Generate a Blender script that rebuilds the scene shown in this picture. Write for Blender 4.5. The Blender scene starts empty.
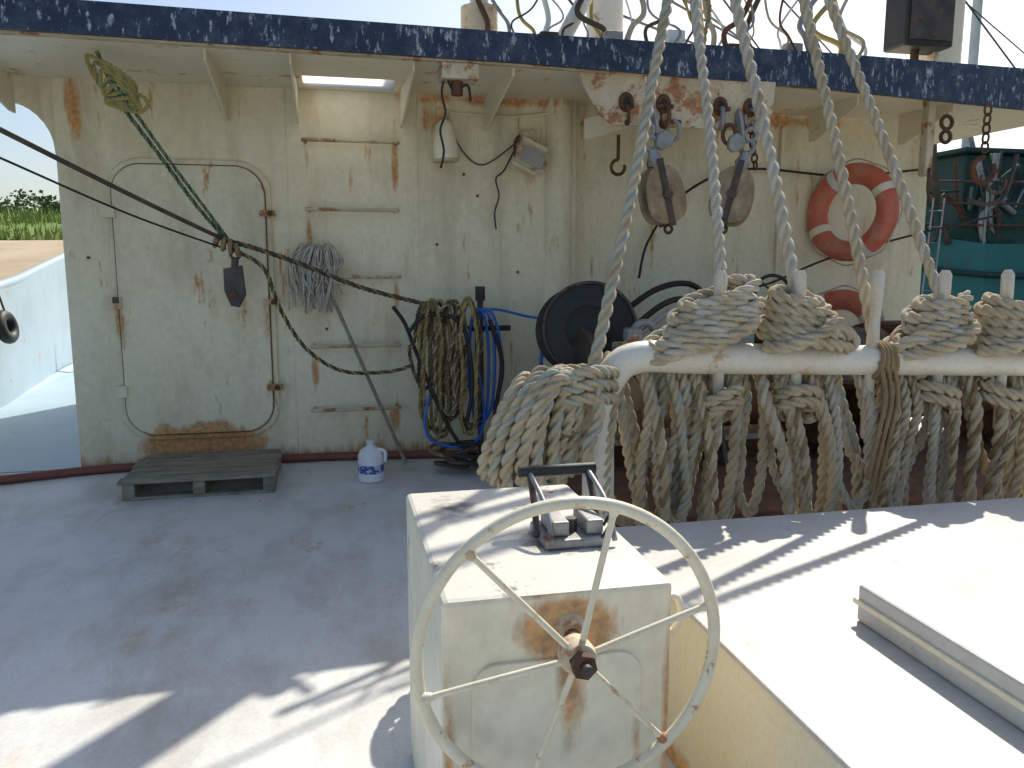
import bpy, math, random
from mathutils import Vector, Matrix
random.seed(7)
V=Vector
scene=bpy.context.scene
# ------------------------------------------------------------------ materials
def M(name,c1,c2=None,scale=3.0,rough=0.6,contrast=(0.35,0.7),rust=0.0,rscale=4.0,rustcol=(0.22,0.075,0.022),
      stretch=(1,1,1),rstretch=(1,1,1),bump=0.1,bscale=60,spots=(),metal=0.0,fine=0.05,dirt=None,dscale=1.2,dcon=(0.47,0.68),dstretch=(1,1,1),dmax=.65):
    m=bpy.data.materials.new(name); m.use_nodes=True
    nt=m.node_tree; n=nt.nodes; L=nt.links
    bs=n['Principled BSDF']; bs.inputs['Metallic'].default_value=metal
    tc=n.new('ShaderNodeTexCoord')
    def noise(sc,st,det=3,r=0.6):
        mp=n.new('ShaderNodeMapping'); mp.inputs['Scale'].default_value=st
        L.new(tc.outputs['Object'],mp.inputs['Vector'])
        t=n.new('ShaderNodeTexNoise'); t.inputs['Scale'].default_value=sc; t.inputs['Detail'].default_value=det; t.inputs['Roughness'].default_value=r
        L.new(mp.outputs[0],t.inputs['Vector']); return t.outputs['Fac']
    def mr(inp,a,b,c=0,d=1):
        r=n.new('ShaderNodeMapRange'); r.inputs[1].default_value=a;r.inputs[2].default_value=b;r.inputs[3].default_value=c;r.inputs[4].default_value=d
        L.new(inp,r.inputs[0]); return r.outputs[0]
    def mix(f,a,b):
        x=n.new('ShaderNodeMix'); x.data_type='RGBA'
        L.new(f,x.inputs[0])
        for s,i in ((a,6),(b,7)):
            if isinstance(s,tuple): x.inputs[i].default_value=(*s,1)
            else: L.new(s,x.inputs[i])
        return x.outputs[2]
    def mth(op,a,b):
        x=n.new('ShaderNodeMath'); x.operation=op
        for s,i in ((a,0),(b,1)):
            if isinstance(s,(int,float)): x.inputs[i].default_value=s
            else: L.new(s,x.inputs[i])
        return x.outputs[0]
    if c2 is None: c2=tuple(c*0.7 for c in c1)
    col=mix(mr(noise(scale,stretch),*contrast),c1,c2)
    if dirt: col=mix(mr(noise(dscale,dstretch,6,0.68),dcon[0],dcon[1],0,dmax),col,dirt)
    fn=noise(bscale,(1,1,1),2)
    dark=n.new('ShaderNodeMix'); dark.data_type='RGBA'; dark.blend_type='MULTIPLY'; dark.inputs[0].default_value=1
    L.new(col,dark.inputs[6])
    g=mr(fn,0.3,0.7,1-fine*2,1.0); cr=n.new('ShaderNodeCombineColor')
    for i in range(3): L.new(g,cr.inputs[i])
    L.new(cr.outputs[0],dark.inputs[7]); col=dark.outputs[2]
    mask=None
    if rust>0 or spots: rn=noise(rscale,rstretch,6,0.7)
    if rust>0: mask=mr(rn,0.78-rust,0.85-rust)
    for (p,sz,st) in spots:
        sb=n.new('ShaderNodeVectorMath'); sb.operation='SUBTRACT'; L.new(tc.outputs['Object'],sb.inputs[0]); sb.inputs[1].default_value=p
        dv=n.new('ShaderNodeVectorMath'); dv.operation='DIVIDE'; L.new(sb.outputs[0],dv.inputs[0]); dv.inputs[1].default_value=sz
        ln=n.new('ShaderNodeVectorMath'); ln.operation='LENGTH'; L.new(dv.outputs[0],ln.inputs[0])
        k=mr(ln.outputs['Value'],0.0,1.0,st,0.0)
        k=mr(mth('ADD',k,mth('MULTIPLY',mth('SUBTRACT',rn,0.5),2.2)),0.35,0.75)
        k=mth('MULTIPLY',k,mr(ln.outputs['Value'],0.8,1.4,1,0))
        mask=k if mask is None else mth('MAXIMUM',mask,k)
    if mask is not None:
        rc=mix(mr(noise(30,(1,1,1),2),0.35,0.65),rustcol,tuple(min(1,c*2.0) for c in rustcol))
        col=mix(mth('MULTIPLY',mask,0.85),col,rc)
        L.new(mr(mask,0,1,rough,0.9),bs.inputs['Roughness'])
    else: bs.inputs['Roughness'].default_value=rough
    L.new(col,bs.inputs['Base Color'])
    if bump>0:
        b=n.new('ShaderNodeBump'); b.inputs['Strength'].default_value=bump; b.inputs['Distance'].default_value=0.01
        L.new(mth('ADD',mth('MULTIPLY',fn,0.35),rn) if mask is not None else fn,b.inputs['Height']); L.new(b.outputs[0],bs.inputs['Normal'])
    return m
wallspots=[((-0.92,5.9,0.15),(0.60,0.5,0.16),2.0),((1,5.9,0.0),(60,60,0.17),0.9),((0.46,5.9,2.10),(0.04,.5,0.26),1.0),((0.45,5.9,1.20),(0.035,.5,0.20),1.0),
   ((-.15,5.9,1.62),(0.04,.5,0.22),0.95),((-.14,5.9,.66),(0.05,.5,0.24),1.0),((1.45,5.9,2.2),(0.2,.5,0.26),0.8),((0.78,5.9,2.40),(0.26,.5,0.18),0.85),((0.42,5.9,.28),(0.06,.5,0.18),1.0),
   ((-1.62,5.9,2.4),(0.10,.5,0.4),0.85),((1.15,5.9,2.57),(1.2,.5,0.07),0.9),((1.0,5.9,.55),(.6,.5,.6),.5),((3.3,6.05,2.54),(1.8,.5,.09),.9),((-.15,5.9,2.14),(.03,.5,.16),.8)]
mWall=M('cream_paint',(0.92,0.845,0.625),(0.88,0.785,0.53),1.3,0.42,rust=0.168,rscale=4,rstretch=(2.0,2.0,0.36),rustcol=(0.40,0.18,0.055),bump=0.035,bscale=25,
   dirt=(0.60,0.50,0.31),dscale=1.7,dstretch=(1.8,1.8,0.40),dcon=(.48,.68),dmax=.7,spots=wallspots)
mDoor=M('door_paint',(0.90,0.82,0.60),(0.84,0.75,0.51),1.6,0.42,rust=0.17,rscale=5,rstretch=(1.7,1.7,0.5),rustcol=(0.38,0.19,0.06),bump=0.035,bscale=25,
   dirt=(0.56,0.47,0.31),dscale=2.0,dstretch=(1.4,1.4,.6),spots=[((-.92,5.84,.22),(.6,.4,.14),1.5),((-.45,5.84,1.05),(.06,.4,.28),.9),((-1.4,5.84,1.0),(.05,.4,.26),.9)])
mCeil=M('ceiling_paint',(0.92,0.85,0.66),(0.87,0.78,0.57),1.6,0.5,rust=0.19,rscale=3.5,rustcol=(0.42,0.21,0.08),bump=0.04)
mNavy=M('navy_paint',(0.012,0.026,0.06),(0.02,0.04,0.09),4,0.5,rust=0.215,rscale=30,rstretch=(1,1,0.35),rustcol=(0.30,0.33,0.36),bump=0.25,dirt=(0.10,0.13,0.17),dscale=9)
mDeck=M('deck_paint',(0.80,0.805,0.775),(0.73,0.725,0.69),1.1,0.5,rust=0.17,rscale=2.4,rstretch=(1.4,.7,1),rustcol=(0.40,0.31,0.22),bump=0.12,bscale=70,
   dirt=(0.45,0.405,0.34),dscale=1.7,dstretch=(1.3,.6,1),dcon=(.45,.70),dmax=.8,fine=0.06,
   spots=[((-0.62,3.2,0),(0.45,0.9,0.2),0.56),((-0.6,4.2,0),(1.1,0.5,0.2),0.44),((0,5.85,0),(9,0.14,.2),.8),((-1.9,3,0),(.6,.9,.2),.48),((-.9,2.2,0),(.5,.7,.2),.5)])
mSide=M('side_deck_paint',(0.44,0.56,0.63),(0.38,0.50,0.57),1.5,0.5,rust=.15,rustcol=(.3,.25,.2),bump=.08)
mBox=M('housing_paint',(0.91,0.865,0.70),(0.86,0.80,0.62),2.4,0.4,rust=0.17,rscale=5,rstretch=(1.4,1.4,0.5),rustcol=(0.36,0.19,0.07),bump=0.05,bscale=30,
   dirt=(0.62,0.53,0.38),dscale=2.6,dstretch=(1.5,1.5,.6),
   spots=[((0.43,1.42,0.705),(0.15,0.12,0.09),1.8),((0.43,1.42,0.58),(0.045,0.1,0.20),1.0),((.41,1.42,.78),(.3,.05,.025),.95),((.64,1.42,.5),(.025,.05,.5),.95),((.57,1.42,.35),(.02,.05,.4),.75),((.19,1.42,.4),(.025,.05,.4),.85)])
mBoxTop=M('housing_top_paint',(0.76,0.73,0.65),(0.70,0.66,0.57),3,0.42,rust=0.195,rscale=7,rustcol=(0.09,0.075,0.06),bump=0.1,spots=[((.515,1.7,.78),(.18,.18,.05),1.0),((.28,2.0,.78),(.15,.18,.05),.85)])
mWheel=M('wheel_paint',(0.88,0.80,0.61),(0.80,0.70,0.49),12,0.4,rust=0.185,rscale=22,rustcol=(0.28,0.12,0.04),bump=0.12,bscale=90)
mHatch=M('hatch_paint',(0.635,0.62,0.58),(0.57,0.55,0.50),1.4,0.5,rust=0.16,rscale=4,rstretch=(1.3,.8,1),rustcol=(0.38,0.31,0.23),bump=0.1,dirt=(0.43,0.40,0.35),dscale=2.2,dcon=(.43,.70),dmax=.7)
mCoam=M('coaming_paint',(0.89,0.82,0.63),(0.82,0.73,0.52),2,0.5,rust=0.18,rscale=4,rstretch=(1,1,.6),rustcol=(0.40,0.21,0.08),bump=0.05,spots=[((.9,1.5,.02),(.1,9,.08),.9)])
mPipe=M('rail_paint',(0.86,0.81,0.69),(0.79,0.73,0.60),4,0.4,rust=0.185,rscale=8,rustcol=(0.38,0.24,0.13),bump=0.08)
mRust=M('rusty_steel',(0.19,0.08,0.035),(0.07,0.04,0.028),9,0.85,bump=0.4,bscale=80)
mRustPaint=M('rusty_paint',(0.72,0.62,0.44),(0.58,0.45,0.28),6,0.7,rust=0.27,rscale=7,rustcol=(0.26,0.10,0.035),bump=0.3)
mBlack=M('black_rubber',(0.018,0.018,0.018),(0.04,0.037,0.033),6,0.55,bump=0.1)
mDarkSteel=M('dark_steel',(0.06,0.055,0.05),(0.13,0.10,0.08),8,0.55,metal=0.3,rust=0.2,rscale=12,bump=0.2)
mGalv=M('galvanised_steel',(0.42,0.41,0.40),(0.27,0.265,0.255),12,0.5,metal=0.4,rust=0.17,rscale=16,bump=0.15)
ROPEK=dict(scale=7,rough=.95,bump=0.5,bscale=220,fine=0.16)
mRope=M('rope_fibre',(0.73,0.62,0.44),(0.59,0.48,0.31),dirt=(0.36,0.28,0.18),dscale=5,dcon=(.5,.72),**ROPEK)
mRopeB=M('rope_fibre_blue',(0.50,0.54,0.47),(0.63,0.58,0.45),**ROPEK)
mRopeW=M('rope_white',(0.74,0.67,0.55),(0.62,0.55,0.42),**ROPEK)
mRopeY=M('rope_yellow',(0.58,0.46,0.16),(0.42,0.32,0.12),**ROPEK)
mRopeG=M('rope_green',(0.14,0.29,0.18),(0.28,0.35,0.18),**ROPEK)
mRopeK=M('rope_dark',(0.09,0.07,0.05),(0.16,0.12,0.08),**ROPEK)
mRopeBr=M('rope_brown',(0.42,0.30,0.16),(0.27,0.18,0.09),**ROPEK)
mBlue=M('blue_hose',(0.02,0.15,0.58),(0.03,0.20,0.66),5,0.35,bump=0.0)
mHoseBr=M('red_brown_hose',(0.27,0.085,0.055),(0.19,0.07,0.05),5,0.5)
mWoodG=M('weathered_wood',(0.38,0.34,0.25),(0.22,0.185,0.13),5,0.85,stretch=(1,9,9),bump=0.3,bscale=40,dirt=(.14,.13,.10),dscale=6)
mWood=M('pin_wood',(0.74,0.69,0.56),(0.58,0.50,0.38),9,0.7,stretch=(3,3,.6),bump=0.2)
mWoodB=M('block_wood',(0.42,0.28,0.14),(0.52,0.41,0.27),6,0.6,stretch=(3,3,.6),bump=0.2,dirt=(.14,.09,.05),dscale=9,dcon=(.42,.65))
mRing=M('ring_orange',(0.70,0.13,0.06),(0.64,0.22,0.13),5,0.5,bump=0.05,dirt=(0.62,0.42,0.33),dscale=7,dmax=.5)
mWhite=M('white_paint',(0.80,0.80,0.76),(0.70,0.70,0.66),4,0.45,rust=0.14,bump=0.05)
mBulw=M('bulwark_paint',(0.42,0.53,0.60),(0.35,0.46,0.53),2,0.5,rust=0.16,rustcol=(0.30,0.25,0.22),bump=0.05)
mPlastic=M('milky_plastic',(0.84,0.86,0.86),(0.78,0.81,0.82),5,0.3,bump=0.0,fine=0.01)
mLabel=M('blue_label',(0.05,0.10,0.38),(0.55,0.60,0.75),30,0.4,contrast=(0.5,0.56),bump=0)
mTeal=M('teal_paint',(0.03,0.20,0.19),(0.02,0.14,0.14),1,0.5,rust=.17,bump=0.05)
mDkGreen=M('dark_green_paint',(0.012,0.05,0.048),(0.02,0.07,0.065),1,0.6,rust=.17,bump=0.05)
mMud=M('marsh_mud',(0.56,0.44,0.29),(0.46,0.35,0.22),0.35,0.8,bump=0.3,bscale=8,dirt=(0.32,0.30,0.14),dscale=.5)
mGrass=M('grass',(0.15,0.25,0.04),(0.22,0.29,0.07),0.5,0.9,bump=0.2,bscale=8)
mBlade=M('grass_blades',(0.18,0.30,0.05),(0.33,0.36,0.11),0.6,0.9,bump=0)
mLeaf=M('foliage',(0.05,0.10,0.03),(0.11,0.15,0.05),0.8,0.8,bump=0)
mBark=M('bark',(0.16,0.12,0.08),(0.1,0.07,0.05),3,0.9)
mMopM=M('mop_cotton',(0.70,0.66,0.56),(0.50,0.46,0.38),25,0.95,bump=0.3,bscale=150,fine=.15)
mGlass=M('lamp_glass',(0.5,0.5,0.46),(0.4,0.4,0.36),5,0.15,bump=0)
mWater=M('river_water',(0.06,0.08,0.07),(0.09,0.10,0.08),0.2,0.12,bump=0.3,bscale=2)
mNet=M('fishing_net',(0.03,0.09,0.07),(0.06,0.13,0.09),6,0.95,bump=0.8,bscale=60,fine=.25)
mPane=bpy.data.materials.new('skylight_pane'); mPane.use_nodes=True
nt=mPane.node_tree; tr=nt.nodes.new('ShaderNodeBsdfTranslucent')
nn=nt.nodes.new('ShaderNodeTexNoise'); nn.inputs['Scale'].default_value=6
rr=nt.nodes.new('ShaderNodeMapRange'); rr.inputs[3].default_value=.86; rr.inputs[4].default_value=.97; nt.links.new(nn.outputs['Fac'],rr.inputs[0])
cc=nt.nodes.new('ShaderNodeCombineColor'); [nt.links.new(rr.outputs[0],cc.inputs[i]) for i in range(3)]; nt.links.new(cc.outputs[0],tr.inputs[0])
nt.links.new(tr.outputs[0],nt.nodes['Material Output'].inputs[0])

# ------------------------------------------------------------------ mesh helpers
def link(o,parent=None):
    scene.collection.objects.link(o)
    if parent: o.parent=parent
    return o
def group(name):
    e=bpy.data.objects.new(name,None); e.empty_display_size=0.1
    return link(e)
def obj(name,vs,fs,mats,parent=None,smooth=False,bevel=0,midx=None):
    me=bpy.data.meshes.new(name); me.from_pydata([tuple(v) for v in vs],[],fs); me.validate(); me.update()
    if not isinstance(mats,(list,tuple)): mats=[mats]
    for m in mats: me.materials.append(m)
    if smooth: me.polygons.foreach_set('use_smooth',[True]*len(me.polygons))
    if midx and len(midx)==len(me.polygons): me.polygons.foreach_set('material_index',midx)
    o=bpy.data.objects.new(name,me)
    if bevel:
        b=o.modifiers.new('b','BEVEL'); b.width=bevel; b.segments=2; b.limit_method='ANGLE'; b.angle_limit=math.radians(35)
    return link(o,parent)
def box(name,x0,x1,y0,y1,z0,z1,mat,parent=None,bevel=0.005,rot=None,top=None):
    vs=[V(p) for p in ((x0,y0,z0),(x1,y0,z0),(x1,y1,z0),(x0,y1,z0),(x0,y0,z1),(x1,y0,z1),(x1,y1,z1),(x0,y1,z1))]
    if rot:
        c=V(((x0+x1)/2,(y0+y1)/2,(z0+z1)/2)); vs=[c+rot@(v-c) for v in vs]
    fs=[(0,3,2,1),(4,5,6,7),(0,1,5,4),(1,2,6,5),(2,3,7,6),(3,0,4,7)]
    return obj(name,vs,fs,[mat,top] if top else mat,parent,bevel=bevel,midx=[0,1,0,0,0,0] if top else None)
def spline(pts,closed=False,step=0.02):
    pts=[V(p) for p in pts]; n=len(pts); dense=[]
    rng=range(n) if closed else range(n-1)
    for i in rng:
        if closed: p0,p1,p2,p3=pts[(i-1)%n],pts[i],pts[(i+1)%n],pts[(i+2)%n]
        else: p0,p1,p2,p3=pts[max(i-1,0)],pts[i],pts[i+1],pts[min(i+2,n-1)]
        K=max(4,min(24,int((p2-p1).length/step)+1))
        for k in range(K):
            t=k/K
            dense.append(0.5*((2*p1)+(p2-p0)*t+(2*p0-5*p1+4*p2-p3)*t*t+(3*p1-p0-3*p2+p3)*t**3))
    dense.append(pts[0].copy() if closed else pts[-1].copy())
    out=[dense[0]]; acc=0
    L=sum((dense[i+1]-dense[i]).length for i in range(len(dense)-1)); N=max(2,int(L/step)); s=L/N; tgt=s
    for i in range(len(dense)-1):
        a,b=dense[i],dense[i+1]; l=(b-a).length
        while l>0 and acc+l>=tgt-1e-9 and len(out)<=N:
            out.append(a.lerp(b,(tgt-acc)/l)); tgt+=s
        acc+=l
    if closed: out.pop()
    return out
def sweep(name,path,prof,mats,parent=None,closed=False,twist=0.0,midx=None,smooth=True):
    n=len(path); k=len(prof); vs=[]; fs=[]; mi=[]
    def tan(i):
        if closed: return (path[(i+1)%n]-path[(i-1)%n]).normalized()
        return (path[min(i+1,n-1)]-path[max(i-1,0)]).normalized()
    t=tan(0); up=V((0,0,1)) if abs(t.z)<0.9 else V((0,1,0)); nrm=(up-t*up.dot(t)).normalized()
    d=0; frames=[]
    for i in range(n):
        t=tan(i)
        nrm=(nrm-t*nrm.dot(t))
        if nrm.length<1e-6: nrm=t.orthogonal()
        nrm.normalize(); frames.append((t.copy(),nrm.copy()))
    for i in range(n):
        if i: d+=(path[i]-path[i-1]).length
        t,nr=frames[i]; b=t.cross(nr); a=twist*d; ca,sa=math.cos(a),math.sin(a)
        for (px,py) in prof:
            x=px*ca-py*sa; y=px*sa+py*ca
            vs.append(path[i]+nr*x+b*y)
    for i in range(n if closed else n-1):
        j=(i+1)%n
        for q in range(k):
            q2=(q+1)%k
            fs.append((i*k+q,i*k+q2,j*k+q2,j*k+q)); mi.append(midx[q] if midx else 0)
    if not closed:
        fs.append(tuple(range(k-1,-1,-1))); fs.append(tuple((n-1)*k+q for q in range(k))); mi+= [0,0]
    return obj(name,vs,fs,mats,parent,smooth=smooth,midx=mi)
def tube(name,pts,r,mat,parent=None,closed=False,seg=10,step=None,straight=False):
    p=[V(q) for q in pts] if straight else spline(pts,closed,step or max(r*1.2,0.01))
    return sweep(name,p,[(r*math.cos(2*math.pi*i/seg),r*math.sin(2*math.pi*i/seg)) for i in range(seg)],mat,parent,closed)
def rope(name,pts,r,mats,parent=None,closed=False,step=None,lay=6.3):
    prof=[];mi=[]; NP=18
    c,s=.54,.46
    for i in range(NP):
        th=2*math.pi*i/NP; ph=(th+math.pi/3)%(2*math.pi/3)-math.pi/3
        rad=max(.40*r,r*(c*math.cos(ph)+math.sqrt(max(0,s*s-(c*math.sin(ph))**2))))
        prof.append((rad*math.cos(th),rad*math.sin(th)))
    for i in range(NP):
        th=2*math.pi*(i+.5)/NP; lobe=int(((th+math.pi/3)%(2*math.pi))/(2*math.pi/3)); mi.append(1 if (lobe==0 and isinstance(mats,list) and len(mats)>1) else 0)
    return sweep(name,spline(pts,closed,step or r*0.45),prof,mats,parent,closed,twist=2*math.pi/(r*lay),midx=mi)
def lathe(name,c,axis,prof,mat,parent=None,seg=32,smooth=True):
    c=V(c); ax=V(axis).normalized(); u=ax.orthogonal().normalized(); w=ax.cross(u); vs=[];fs=[]
    for (h,r) in prof:
        for i in range(seg):
            a=2*math.pi*i/seg; vs.append(c+ax*h+(u*math.cos(a)+w*math.sin(a))*r)
    for j in range(len(prof)-1):
        for i in range(seg):
            i2=(i+1)%seg; fs.append((j*seg+i,j*seg+i2,(j+1)*seg+i2,(j+1)*seg+i))
    fs.append(tuple(range(seg-1,-1,-1))); fs.append(tuple((len(prof)-1)*seg+i for i in range(seg)))
    o=obj(name,vs,fs,mat,parent,smooth=smooth)
    if smooth:
        e=o.modifiers.new('e','EDGE_SPLIT'); e.split_angle=math.radians(40)
    return o
def cyl(name,p0,p1,r,mat,parent=None,seg=20,r2=None):
    p0,p1=V(p0),V(p1); L=(p1-p0).length
    return lathe(name,p0,p1-p0,[(0,r),(L,r if r2 is None else r2)],mat,parent,seg)
def prism(name,poly,vec,mat,parent=None,bevel=0.0):
    vec=V(vec); poly=[V(p) for p in poly]; n=len(poly)
    vs=poly+[p+vec for p in poly]
    fs=[tuple(range(n-1,-1,-1)),tuple(range(n,2*n))]+[(i,(i+1)%n,n+(i+1)%n,n+i) for i in range(n)]
    return obj(name,vs,fs,mat,parent,bevel=bevel)
def rrect(x0,x1,z0,z1,r,y,seg=8):
    pts=[]
    for cx,cz,a0 in ((x1-r,z1-r,0),(x0+r,z1-r,90),(x0+r,z0+r,180),(x1-r,z0+r,270)):
        for i in range(seg+1):
            a=math.radians(a0+90*i/seg); pts.append((cx+r*math.cos(a),y,cz+r*math.sin(a)))
    return pts
def torus(name,c,axis,R,r,mat,parent=None,seg=48,ps=12,sx=1,sz=1,a0=0,a1=360):
    c=V(c); ax=V(axis).normalized(); up=V((0,0,1)) if abs(ax.z)<.9 else V((0,1,0)); u=up.cross(ax).normalized(); w=ax.cross(u)
    full=(a1-a0)>=360; N=seg
    path=[c+u*R*sx*math.cos(math.radians(a0+(a1-a0)*i/(N if full else N-1)))+w*R*sz*math.sin(math.radians(a0+(a1-a0)*i/(N if full else N-1))) for i in range(N)]
    return sweep(name,path,[(r*math.cos(2*math.pi*i/ps),r*math.sin(2*math.pi*i/ps)) for i in range(ps)],mat,parent,closed=full)

# ------------------------------------------------------------------ setting: water, banks, trees
obj('river_water',[(-900,-900,-1.6),(900,-900,-1.6),(900,900,-1.6),(-900,900,-1.6)],[(0,1,2,3)],mWater)
def strip(name,rows,mat,xs,jit):
    vs=[];fs=[]
    for (y,z) in rows:
        for x in xs: vs.append((x,y+random.uniform(-jit,jit),z+random.uniform(-jit,jit)*.12))
    n=len(xs)
    for j in range(len(rows)-1):
        for i in range(n-1): fs.append((j*n+i,j*n+i+1,(j+1)*n+i+1,(j+1)*n+i))
    return obj(name,vs,fs,mat,smooth=True)
xs=[-160+4*i for i in range(90)]
strip('mud_bank',[(22,-1.8),(26,-0.4),(32,1.1),(40,2.2),(46,2.7),(52,2.6)],mMud,xs,1.0)
strip('grass_bank',[(45.5,2.5),(50,3.5),(56,4.4),(64,4.9),(120,5.2),(500,4),(880,2)],mGrass,xs,1.0)
vs=[];fs=[]
for i in range(9000):
    x=random.uniform(-45,-5) if i<7000 else random.uniform(30,90); y=random.uniform(46,58); z=2.6+(y-46)*.17
    h=random.uniform(.25,.7); a=random.uniform(0,3.1); w=random.uniform(.05,.14); k=len(vs)
    vs+= [(x-w*math.cos(a),y-w*math.sin(a),z-.1),(x+w*math.cos(a),y+w*math.sin(a),z-.1),(x+random.uniform(-.2,.2),y,z+h)]; fs.append((k,k+1,k+2))
obj('tall_grass',vs,fs,mBlade)
vs=[];fs=[]
for i in range(50):
    cx=-48+i*1.05+random.uniform(-.5,.5) if i<38 else random.uniform(45,90); cy=random.uniform(62,72); R=random.uniform(.55,1.5); cz=4.9+R*.6
    for k in range(190):
        d=V((random.gauss(0,1),random.gauss(0,1),random.gauss(0,1))).normalized()*R*random.uniform(.4,1.12)
        c=V((cx,cy,cz))+V((d.x*1.2,d.y,d.z*.8)); s=random.uniform(.06,.17); q=len(vs)
        u=V((random.gauss(0,1),random.gauss(0,1),random.gauss(0,1))).normalized(); w=u.orthogonal().normalized()
        vs+= [c-u*s,c-w*s,c+u*s,c+w*s]; fs.append((q,q+1,q+2,q+3))
obj('distant_trees',vs,fs,mLeaf)

# ------------------------------------------------------------------ deck, bulwark, hull
obj('ship_deck',[(-3.1,-12,0),(5.9,-12,0),(5.9,16,0),(-3.3,16,.0),(-3.3,11,.0),(-3.12,7,0)],[(0,1,2,3,4,5)],mDeck)
obj('side_deck',[(-3.1,5.95,.004),(-1.735,5.95,.004),(-1.735,15.5,.20),(-3.3,15.5,.20),(-3.3,11,.14),(-3.12,7,.02)],[(0,1,2,3,4,5)],mSide)
bul=group('bulwark')
prof=[(-12,-3.06,.95),(2,-3.06,.97),(5,-3.08,1.02),(8.6,-3.14,1.17),(11,-3.32,1.42),(14,-3.3,1.9),(16,-2.9,2.2)]
vs=[];fs=[]
for (y,x,z) in prof: vs+= [(x,y,-1.7),(x,y,z),(x-.10,y,z),(x-.10,y,-1.7)]
for i in range(len(prof)-1):
    for q in range(3): fs.append((i*4+q,i*4+q+1,i*4+5+q,i*4+4+q))
obj('plating',vs,fs,mBulw,bul)
tube('cap_rail',[(x-.05,y,z+.01) for (y,x,z) in prof],.05,mBulw,bul,step=.1)
for y in (3,6.2,10.9):
    prism('stiffener',[(-3.1,y,0),(-2.98,y,0),(-3.08,y,.85)],(0,.012,0),mBulw,bul)
b2=group('bulwark'); box('plating',5.82,5.9,-12,16,-1.7,.55,mBulw,b2); tube('cap_rail',[(5.86,-12,.57),(5.86,6,.57),(5.86,16,.6)],.05,mBulw,b2,step=.3)
fd=group('rubber_fender'); torus('tyre',(-3.04,8.5,.82),(1,-.1,.2),.11,.055,mBlack,fd); tube('lanyard',[(-3.03,8.5,.92),(-3.09,8.52,1.14)],.01,mRopeK,fd)

# ------------------------------------------------------------------ deckhouse
dh=group('deckhouse')
box('front_wall',-1.73,1.80,5.90,9.5,0.0,2.60,mWall,dh,.012)
box('front_wall_recess',1.802,4.95,6.05,9.5,0.0,2.60,mWall,dh,.012)
cyl('corner_column',(1.66,5.93,0),(1.66,5.93,2.6),.11,mWall,dh,28)
edge=[(-3.45,4.66),(-1.6,4.72),(1.1,4.83),(3.2,5.00),(5.1,5.24),(5.9,5.35)]
prism('roof_front',[(x,y+.04,2.592) for x,y in edge]+[(5.9,5.50,2.592),(-3.45,5.50,2.592)],(0,0,.143),mCeil,dh)
box('roof_port',-1.76,-.15,5.50,5.84,2.592,2.735,mCeil,dh,0)
box('roof_wing',-3.45,-1.761,5.50,6.02,2.592,2.735,mCeil,dh,0)
box('roof_starboard',.45,5.9,5.50,5.84,2.592,2.735,mCeil,dh,0)
box('roof_rear',-1.76,5.9,5.84,9.5,2.592,2.735,mCeil,dh,0)
box('skylight',-.15,.45,5.5,5.84,2.60,2.61,mPane,dh,0)
for i in range(len(edge)-1):
    (xa,ya),(xb,yb)=edge[i],edge[i+1]
    za=2.745+max(0,xa-1)*.022; zb=2.745+max(0,xb-1)*.022
    ba=2.582-max(0,xa-2)*.012; bb=2.582-max(0,xb-2)*.012
    vs=[(xa,ya,ba),(xb,yb,bb),(xb,yb,zb),(xa,ya,za),(xa,ya+.038,ba),(xb,yb+.038,bb),(xb,yb+.038,zb),(xa,ya+.038,za)]
    obj('roof_edge_band',vs,[(0,1,2,3),(4,7,6,5),(3,2,6,7),(0,4,5,1)]+([(0,3,7,4)] if i==0 else [])+([(1,5,6,2)] if i==len(edge)-2 else []),mNavy,dh)
    vs=[(xa,ya+.04,2.572),(xb,yb+.04,2.572),(xb,yb+.04,2.590),(xa,ya+.04,2.590),(xa,ya+.09,2.572),(xb,yb+.09,2.572),(xb,yb+.09,2.590),(xa,ya+.09,2.590)]
    obj('band_lip',vs,[(0,1,2,3),(4,7,6,5),(0,4,5,1)],mRustPaint,dh)
for x in (-1.95,-.66,-.2,.5,1.10,1.95,2.85,3.7,4.5):
    y0=4.95 if x<2.5 else 5.3
    prism('gusset',[(x,5.89,2.592),(x,5.89,2.36),(x,5.80,2.36),(x,y0,2.53),(x,y0,2.592)],(.012,0,0),mCeil,dh)
pts=[(-1.73,5.93,2.6),(-1.73,5.93,2.02)]
for i in range(9):
    a=math.radians(90*i/8); pts.append((-2.05+.31*math.cos(a),5.93,2.14+.31*math.sin(a)))
pts+= [(-3.2,5.93,2.45),(-3.2,5.93,2.6)]
prism('side_arch',pts,(0,.06,0),mWall,dh)
tube('conduit',[(.75,5.88,2.5),(.9,5.87,2.47),(1.3,5.87,2.46),(1.62,5.87,2.5)],.007,mWall,dh)
for x in (-.28,.62,1.22):
    tube('weld_seam',[(x,5.899,.02),(x,5.899,1.2),(x,5.899,2.58)],.003,mWall,dh,step=.2,seg=6)
tube('weld_seam',[(3.0,6.049,.02),(3.0,6.049,2.58)],.003,mWall,dh,step=.2,seg=6)
for (x,z) in ((-.05,.95),(.75,1.55),(1.05,1.9),(1.35,1.35),(.95,2.05),(-1.58,1.45)):
    lathe('stud',(x,5.9,z),(0,-1,0),[(0,.010),(.02,.008)],mRust,dh,10)

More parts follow.
